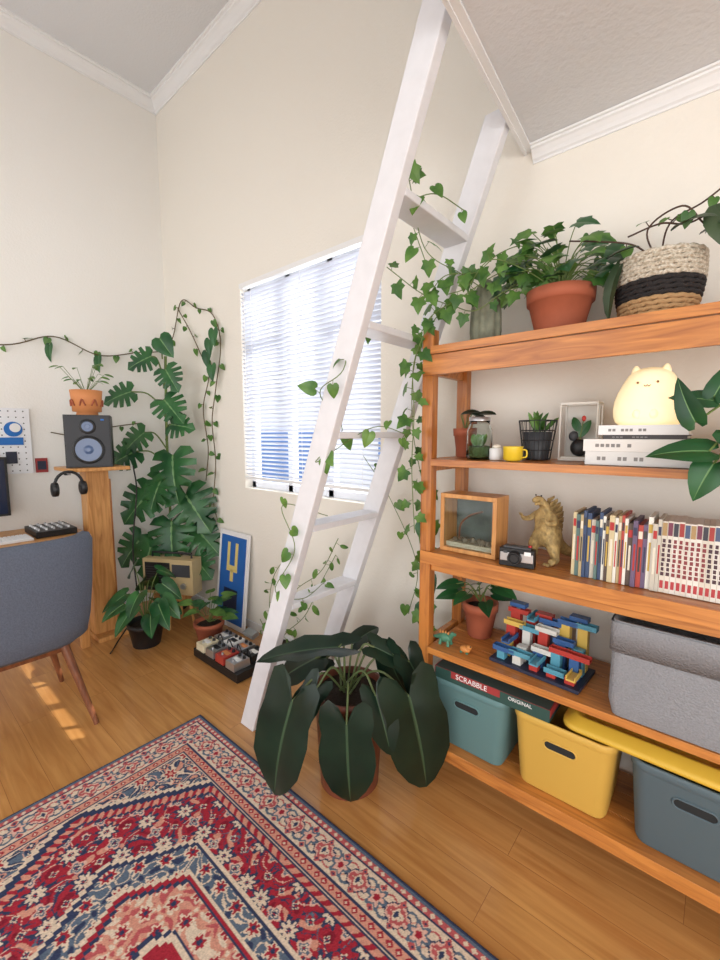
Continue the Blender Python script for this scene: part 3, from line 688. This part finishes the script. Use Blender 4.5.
# marble run toy
q=MB(); T=Matrix.Translation((-.455,1.55,z4))@Matrix.Rotation(math.radians(-4),4,'Z')
tb=mat('toy_blue',(52,92,146),.4);tr_=mat('toy_red',(176,56,48),.4);ty=mat('toy_yellow',(214,180,88),.4);tw=mat('toy_white',(206,206,200),.4);tt=mat('toy_teal',(84,150,172),.4);tk=mat('toy_navy',(38,44,66),.5)
q.box((0,-.012,.006),(.31,.18,.012),tk,T)
cl_=[tb,tr_,ty,tw,tt,tb,tr_,tt]
def chute(x,y,zt,wd,m_,rz=0):
    M=T@Matrix.Translation((x,y,zt))@Matrix.Rotation(rz,4,'Z')
    q.box((0,0,.003),(wd,.030,.006),m_,M)
    for s_ in (-1,1): q.box((0,s_*.0135,.012),(wd,.003,.012),m_,M)
    q.box((wd/2-.0015,0,.012),(.003,.024,.012),m_,M)
for r in range(4):
    for k in range(5):
        x=-.12+k*.06; y=-.07+r*.038; h=.022+.040*r+rnd(.014)
        q.box((x,y,.012+h/2),(.034+rnd(.006),.028,h),random.choice(cl_),T)
        if random.random()<.85: chute(x+.010,y,.0125+h,.066+random.random()*.02,random.choice(cl_),random.choice((0,0,math.pi/2,math.pi)))
for sx,m_,hh in ((-.12,tb,.17),(-.02,tr_,.155),(.10,tb,.18)):
    q.lathe([(.010,.012),(.010,hh)],(sx,.062,0),tw,12,M=T)
    q.box((sx,.062,hh+.008),(.06,.036,.016),m_,T)
q.obj('marble_run_toy',.001)
# grey fabric box
q=MB(); fb=mat('grey_felt',(148,150,155),.95,noise=.15,scale=200,bump=.6)
cx,cy=.0,1.545; W_,D_=.44,.31
rings=[rrect(W_-.02,D_-.03,.02,z4,cx,cy),rrect(W_,D_,.025,z4+.05,cx,cy),rrect(W_,D_-.02,.025,z4+.25,cx,cy),rrect(W_,D_-.02,.022,z4+.292,cx,cy),rrect(W_-.02,D_-.04,.015,z4+.292,cx,cy),rrect(W_-.03,D_-.06,.015,z4+.03,cx,cy)]
q.loft(rings,fb,True)
q.loft([rrect(W_+.006,D_-.016,.024,z4+.205,cx,cy),rrect(W_+.012,D_-.008,.024,z4+.20,cx,cy),rrect(W_+.010,D_-.010,.024,z4+.289,cx,cy)],mat('grey_felt'),True,False,False)
q.obj('grey_fabric_storage_box')

# ---------------- bins
def storage_bin(name,x0,x1,m,z=.172,h=.27,hm=None):
    q=MB(); cx=(x0+x1)/2; w=x1-x0; d=.275; cy=SF+.01+d/2
    k=.86
    R=[rrect(w*k-.01,d*k-.01,.03,z,cx,cy),rrect(w*k,d*k,.035,z+.01,cx,cy),rrect(w*.97,d*.97,.04,z+h-.03,cx,cy),rrect(w*.975,d*.975,.04,z+h-.028,cx,cy),rrect(w,d,.042,z+h-.024,cx,cy),rrect(w,d,.042,z+h-.004,cx,cy),rrect(w-.006,d-.006,.04,z+h,cx,cy),rrect(w-.018,d-.018,.035,z+h-.002,cx,cy),rrect(w*.94-.018,d*.94-.02,.034,z+h-.05,cx,cy),rrect(w*k-.02,d*k-.02,.03,z+.006,cx,cy)]
    q.loft(R,m,True)
    def fy(zr):
        t=(zr-.01)/(h-.04); dd=d*(k+(.97-k)*t); return cy-dd/2
    zr=h*.70; ys=fy(zr); sl_=(fy(h-.04)-fy(.02))/(h-.06)
    ring=[];n=24
    for j in range(n):
        a=2*math.pi*j/n; ca=math.cos(a);sa=math.sin(a)
        xx=.035*(1 if ca>0 else -1)+.016*ca; zz_=.016*sa
        ring.append(V((cx+xx,ys+sl_*zz_-.001,z+zr+zz_)))
    q.add(ring,[tuple(range(n))],mat('slot_shade',(30,34,36),.8)); q.tube(ring+[ring[0],ring[1]],.003,m,6)  # flat dark oval stands in for the shade inside a handle hole
    return q.obj(name)
teal=mat('bin_teal',(94,130,132),.5);yel=mat('bin_yellow',(208,168,78),.5);slg=mat('bin_slate',(82,100,108),.5)
storage_bin('teal_storage_bin',-.845,-.53,teal)
storage_bin('yellow_storage_bin',-.512,-.19,yel)
storage_bin('slate_storage_bin',-.158,.165,slg)
q=MB(); z0=.4445; cx,cy=-.12,1.555
R=[rrect(.40,.25,.03,z0,cx,cy),rrect(.44,.28,.04,z0+.012,cx,cy),rrect(.46,.29,.045,z0+.014,cx,cy),rrect(.46,.29,.045,z0+.026,cx,cy),rrect(.44,.27,.04,z0+.03,cx,cy),rrect(.40,.23,.03,z0+.05,cx,cy),rrect(.37,.2,.03,z0+.05,cx,cy),rrect(.35,.19,.03,z0+.035,cx,cy)]
q.loft(R,mat('lid_yellow',(216,176,60),.45)); q.obj('yellow_bin_lid')
q=MB(); rd=mat('box_red',(156,54,54),.5);gn=mat('box_green',(44,76,70),.5)
gx0,gx1=-.82,-.385
q.b2((gx0,1.42,.4435),(gx1,1.62,.462),gn);q.b2((gx0-.002,1.418,.4625),(gx1+.002,1.622,.490),rd); q.b2((gx1-.17,1.4165,.463),(gx1+.001,1.4175,.4895),gn)
q.b2((gx0+.001,1.4165,.463),(gx0+.07,1.4175,.4895),gn)
q.b2((gx0+.002,1.419,.4902),(gx1-.002,1.62,.4908),mat('box_top',(70,84,80),.5))
g=q.obj('board_game_box',.001)
def text(s,loc,size,m,parent,rot=(math.pi/2,0,0)):
    cu=bpy.data.curves.new('t_'+s,'FONT'); cu.body=s; cu.size=size; cu.extrude=.0004; cu.materials.append(m)
    o=bpy.data.objects.new('label_text',cu);bpy.context.collection.objects.link(o);o.location=loc;o.rotation_euler=rot;o.parent=parent
text('SCRABBLE',(gx0+.09,1.4162,.4675),.028,white,g); text('ORIGINAL',(gx1-.14,1.4158,.471),.018,white,g)

# ---------------- left side: desk, chair, speaker
q=MB()
q.b2((XL+.02,-1.3,.73),(-3.10,.93,.76),lightwood)
for x in (XL+.06,-3.17):
    for y in (-1.25,.84): q.b2((x,y,0),(x+.05,y+.05,.73),lightwood)
q.b2((XL+.05,-1.2,.65),(XL+.07,.85,.73),lightwood)
q.obj('wooden_desk',.004)
q=MB(); q.b2((-3.33,.25,.7615),(-3.17,.64,.775),white)
kk=mat('key_white',(240,240,242),.4)
for r in range(5):
    for k in range(19): q.box((-3.315+r*.031,.265+k*.02,.7775),(.026,.016,.005),kk)
q.obj('computer_keyboard',.0015)
q=MB(); q.b2((-3.50,.66,.7615),(-3.20,.88,.80),blk)
for r in range(6):
    for k in range(5): q.lathe([(.007,0),(.006,.014)],(-3.46+r*.042,.685+k*.04,.8),silver if (r+k)%3 else white,8)
q.obj('audio_mixer',.003)
q=MB(); q.b2((-3.54,-.15,.88),(-3.51,.60,1.26),blk); q.b2((-3.509,-.135,.895),(-3.507,.585,1.245),mat('screen',(24,28,44),.2,emit=(50,70,110),estr=.12))
q.b2((-3.54,.19,.775),(-3.52,.24,.9),dkg);q.b2((-3.62,.1,.7615),(-3.44,.33,.775),dkg); q.obj('computer_monitor',.004)
q=MB(); pm=mat('pegboard_white',(238,240,244),.5); q.b2((XL+.002,.15,1.14),(XL+.02,.765,1.58),pm)
for r in range(11):
    for k in range(15): q.lathe([(.0045,0),(.0045,.001)],(0,0,0),dkg,6,M=Matrix.Translation((XL+.0205,.17+k*.04,1.16+r*.04))@Matrix.Rotation(math.pi/2,4,'Y'),cap=True)
bl=mat('sticker_blue',(30,110,190),.5)
q.lathe([(.05,0),(.05,.004)],(0,0,0),bl,24,M=Matrix.Translation((XL+.022,.67,1.44))@Matrix.Rotation(math.pi/2,4,'Y')); q.box((XL+.024,.65,1.36),(.006,.14,.05),bl); q.lathe([(.03,0),(.03,.006)],(0,0,0),white,20,M=Matrix.Translation((XL+.024,.68,1.45))@Matrix.Rotation(math.pi/2,4,'Y'))
q.box((XL+.024,.53,1.25),(.006,.1,.12),ty);q.box((XL+.024,.65,1.25),(.006,.06,.08),tk)
q.obj('pegboard',.001)
q=MB(); q.box((XL+.008,.815,1.19),(.012,.07,.10),rd);q.box((XL+.0155,.815,1.19),(.002,.05,.06),tk); q.obj('small_wall_picture')
q=MB(); sx_,sy_=-3.27,1.02
q.b2((sx_-.06,sy_-.07,.03),(sx_+.06,sy_+.07,1.165),lightwood);q.b2((sx_-.15,sy_-.08,0),(sx_+.15,sy_+.12,.03),lightwood);q.b2((sx_-.16,sy_-.19,1.166),(sx_+.17,sy_+.17,1.19),lightwood)
q.b2((sx_-.02,sy_+.071,.03),(sx_+.05,sy_+.085,1.1),woodmat('darker_pine',(186,126,70),(150,90,44),2))
q.obj('wooden_speaker_stand',.004)
q=MB(); T=Matrix.Translation((sx_,sy_-.01,1.191))@Matrix.Rotation(math.radians(-22),4,'Z')
q.box((0,0,.17),(.25,.26,.34),blk,T); 
def disc(y,z,prof,m,seg=28): q.lathe(prof,(0,0,0),m,seg,M=T@Matrix.Translation((.125,y,z))@Matrix.Rotation(math.pi/2,4,'Y'))
q.box((.127,0,.17),(.008,.246,.326),mat('speaker_face',(36,38,44),.5),T)
cone=mat('cone_dark',(84,104,140),.3); cone2=mat('cone_ring',(14,16,20),.4)
disc(0,.115,[(.092,0),(.092,.010),(.082,.014),(.078,.010)],cone2)
disc(0,.115,[(.074,.0165),(.055,.012),(.03,.011),(.028,.018),(.012,.024)],cone)
disc(0,.265,[(.048,0),(.048,.010),(.034,.012)],cone2);disc(0,.265,[(.032,.014),(.028,.016),(.018,.012),(.014,.018)],cone)
q.box((.132,.085,.31),(.003,.02,.01),bl,T)
q.obj('studio_speaker',.004)
q=MB(); c=V((sx_-.02,sy_-.01,1.533)); og=mat('orange_terracotta',(212,138,84),.6)
q.lathe([(.065,0),(.062,.02),(.085,.025),(.090,.12),(.095,.165),(.087,.165),(.08,.13)],c,og,28);q.lathe([(.082,.14),(.082,.145)],c,soil,20)
for k in range(8):
    a=k*.785; q.tube(crom([c+V((.086*math.cos(a),.086*math.sin(a),.06)),c+V((.096*math.cos(a+.2),.096*math.sin(a+.2),.10)),c+V((.091*math.cos(a+.4),.091*math.sin(a+.4),.06))],4),.005,terra,5)
for i in range(18):
    a=i*.8; top=c+V((0,0,.14)); p=top+V((.15*math.cos(a)*random.uniform(.4,1),.15*math.sin(a)*random.uniform(.4,1),.07+.13*random.random())); q.tube([top,p],.0015,stem,4); leaf(q,p,(math.cos(a),math.sin(a),-.1),(.4,-.4,1),.06,.03,OVAL,ivy2)
q.obj('orange_potted_plant')
q=MB(); hc=V((-3.085,.82,1.0))
pts=[hc+V((0,.075*math.cos(a),.09+.085*math.sin(a))) for a in [k*math.pi/12 for k in range(13)]]
q.tube(pts,.009,blk,8)
for s_ in (-1,1):
    T2=Matrix.Translation(hc+V((0,s_*.075,.07)))@Matrix.Rotation(math.pi/2,4,'X'); q.lathe([(.02,-.018),(.042,-.014),(.045,.0),(.042,.014),(.02,.018)],(0,0,0),blk,20,M=T2)
q.tube([hc+V((-.03,0,.16)),hc+V((.03,0,.16))],.006,silver,6); q.box(hc+V((-.018,.0,.158)),(.03,.03,.010),blk)
q.obj('headphones')
q=MB()
q.tube(crom([(-3.10,1.21,1.19),(-3.12,1.23,1.0),(-3.16,1.2,.6),(-3.1,1.18,.2),(-3.0,1.0,.012),(-2.9,.93,.012)],8),.005,blk,6)
q.obj('speaker_cable')

q=MB(); c=V((-3.06,1.44,0));q.lathe([(.14,.205),(.145,.21),(.145,.235),(.14,.24)],c,lightwood,28)
for k in range(4):
    a=k*math.pi/2+.78; q.tube([c+V((.10*math.cos(a),.10*math.sin(a),.206)),c+V((.13*math.cos(a),.13*math.sin(a),.002))],[.014,.010],lightwood,8)
q.obj('wooden_stool')
q=MB(); T=Matrix.Translation((-3.06,1.43,.2415))@Matrix.Rotation(math.radians(30),4,'Z'); cr=mat('radio_cream',(192,170,126),.5)
q.box((0,0,.13),(.40,.12,.26),cr,T);q.box((-.08,-.062,.13),(.20,.006,.21),blk,T);q.box((.11,-.062,.18),(.14,.006,.09),dkg,T)
for k in range(9): q.box((-.08,-.066,.055+k*.0185),(.18,.003,.005),dkg,T)
for x in (.06,.13): q.lathe([(.022,0),(.02,.014)],(0,0,0),silver,18,M=T@Matrix.Translation((x,-.065,.07))@Matrix.Rotation(math.pi/2,4,'X'))
q.tube([V(p) for p in ((-.16,0,.26),(-.16,0,.295),(.16,0,.295),(.16,0,.26))],.008,blk,8,M=T)
q.obj('vintage_radio',.008)

# poster leaning
q=MB(); ang=math.radians(6); T=Matrix.Translation((-2.68,1.655,.002))@Matrix.Rotation(-ang,4,'X')
q.box((0,0,.35),(.37,.014,.70),mat('poster_white',(236,236,238),.5),T)
q.box((.0,-.0078,.352),(.315,.001,.63),mat('poster_blue',(34,98,176),.5),T)
py=mat('poster_yellow',(226,204,128),.5); pv=mat('poster_dark',(24,40,70),.5)
q.box((-.055,-.0088,.53),(.034,.001,.18),py,T);q.box((.045,-.0088,.53),(.034,.001,.18),py,T);q.box((-.005,-.0088,.43),(.134,.001,.045),py,T);q.box((-.005,-.0088,.38),(.04,.001,.09),py,T);q.box((-.005,-.0088,.20),(.17,.001,.16),pv,T)
q.obj('leaning_art_print',.002)
# pedalboard
q=MB(); T=Matrix.Translation((-2.24,1.40,.002))
q.box((0,0,.03),(.48,.26,.05),blk,T)
for k,(a,b_,m_) in enumerate([(-.17,.05,silver),(-.06,.05,white),(.05,.05,silver),(.16,.05,blk),(-.17,-.07,mat('pedal_cream',(220,210,180),.4)),(-.06,-.07,silver),(.05,-.07,mat('pedal_red',(170,60,50),.4)),(.16,-.07,silver)]):
    q.box((a,b_,.078),(.085,.105,.045),m_,T,tap=1.05)
    for s_ in (-1,1): q.lathe([(.011,0),(.009,.014)],(a+s_*.022,b_+.03,.10),blk,10,M=T)
    q.lathe([(.008,0),(.007,.012)],(a,b_-.03,.10),silver,10,M=T)
    q.box((a,b_-.005,.1015),(.06,.03,.002),[white,blk,og,white][k%4],T)
for k in range(4): q.tube(crom([V((-.17+k*.11,.0,.09)),V((-.14+k*.1,-.0,.13)),V((-.10+k*.1,.0,.09))],5),.004,blk,6,M=T)
q.box((.0,.135,.13),(.10,.05,.03),silver,T,rx=.3)
q.obj('guitar_pedalboard',.003)

# chair
q=MB(); cf=mat('chair_fabric',(98,106,122),.9,noise=.2,scale=150,bump=.4)
cx,cy=-2.51,.385; rings=[]
n=36
for i in range(n+1):
    ph=math.radians(-128+256*i/n); e_=.72
    def se(v): return math.copysign(abs(v)**e_,v)
    ux,uy=se(math.cos(ph)),se(math.sin(ph))
    f=abs(ph)/math.radians(128); zt=.945-.24*max(0,(f-.5)/.5)**1.6-.01*f
    if f>.9: zt-=(f-.9)*.5
    prof=[(-.03,.44),(.0,.415),(.035,.44),(.045,.52),(.05,(zt+.44)/2),(.047,zt-.04),(.032,zt-.008),(.008,zt),(-.015,zt-.01),(-.028,zt-.05),(-.03,(zt+.44)/2)]
    ring=[]
    for o,z in prof:
        lean=(z-.44)*.12; ring.append((cx+(.235+o+lean)*ux,cy+(.265+o+lean*.5)*uy,z))
    rings.append(ring)
q.loft(rings,cf,True)
q.loft([rrect(.44,.46,.09,.40,cx-.03,cy),rrect(.48,.50,.10,.42,cx-.03,cy),rrect(.48,.5,.1,.47,cx-.03,cy),rrect(.44,.46,.1,.49,cx-.03,cy)],cf,True)
q.loft([rrect(.40,.42,.08,.375,cx-.02,cy),rrect(.42,.44,.08,.405,cx-.02,cy)],walnut,True)
for sx,sy,fx,fy in ((.17,.17,.27,.255),(-.19,.17,-.285,.255),(.17,-.18,.27,-.275),(-.19,-.18,-.285,-.275)):
    q.tube([(cx+sx,cy+sy,.40),(cx+fx,cy+fy,.002)],[.021,.012],walnut,10)
q.obj('upholstered_chair')

# ---------------- lights
w=bpy.data.worlds.new('w');bpy.context.scene.world=w;w.use_nodes=True
bg=w.node_tree.nodes['Background'];bg.inputs[0].default_value=(.93,.96,1,1);bg.inputs[1].default_value=1.3
def area(name,loc,rot,sx,sy,pw,col=(1,1,1)):
    l=bpy.data.lights.new(name,'AREA');l.shape='RECTANGLE';l.size=sx;l.size_y=sy;l.energy=pw;l.color=col
    o=bpy.data.objects.new(name,l);bpy.context.collection.objects.link(o);o.location=loc;o.rotation_euler=rot;return o
area('fill_back_left',(-2.15,YB+.03,1.8),(math.pi/2,0,0),2.5,3.0,36,(1,.99,.97))  # added fill lamp at the left unseen opening behind the camera
area('fill_back_right',(.8,YB+.03,1.15),(math.pi/2,0,0),2.0,2.2,30,(1,.99,.97))  # second fill lamp added behind the camera, under the loft
area('fill_side',(XR-.03,-1.2,1.35),(math.pi/2,0,math.pi/2),2.0,1.7,72,(1,.99,.98))  # fill lamp added out of view to brighten the left wall
area('daylight_window',((WX0+WX1)/2,YW+.6,(WZ0+WZ1)/2+.2),(-math.pi/2,0,0),1.3,1.5,30,(.95,.975,1))
sl_=bpy.data.lights.new('sun','SUN'); sl_.energy=5.0; sl_.angle=.01; sl_.color=(1,.96,.88)
so=bpy.data.objects.new('sun',sl_);bpy.context.collection.objects.link(so); so.rotation_euler=V((-.72,-1.2,-1.05)).to_track_quat('-Z','Y').to_euler()
# camera
cd=bpy.data.cameras.new('cam');cd.sensor_fit='HORIZONTAL';cd.sensor_width=36;cd.lens=36*426/720;cd.clip_start=.03
co=bpy.data.objects.new('camera',cd);bpy.context.collection.objects.link(co);co.location=(0,0,1.4);co.rotation_euler=(math.radians(84),0,math.radians(40.6))
sc=bpy.context.scene;sc.camera=co
sc.view_settings.view_transform='Standard';sc.view_settings.exposure=0
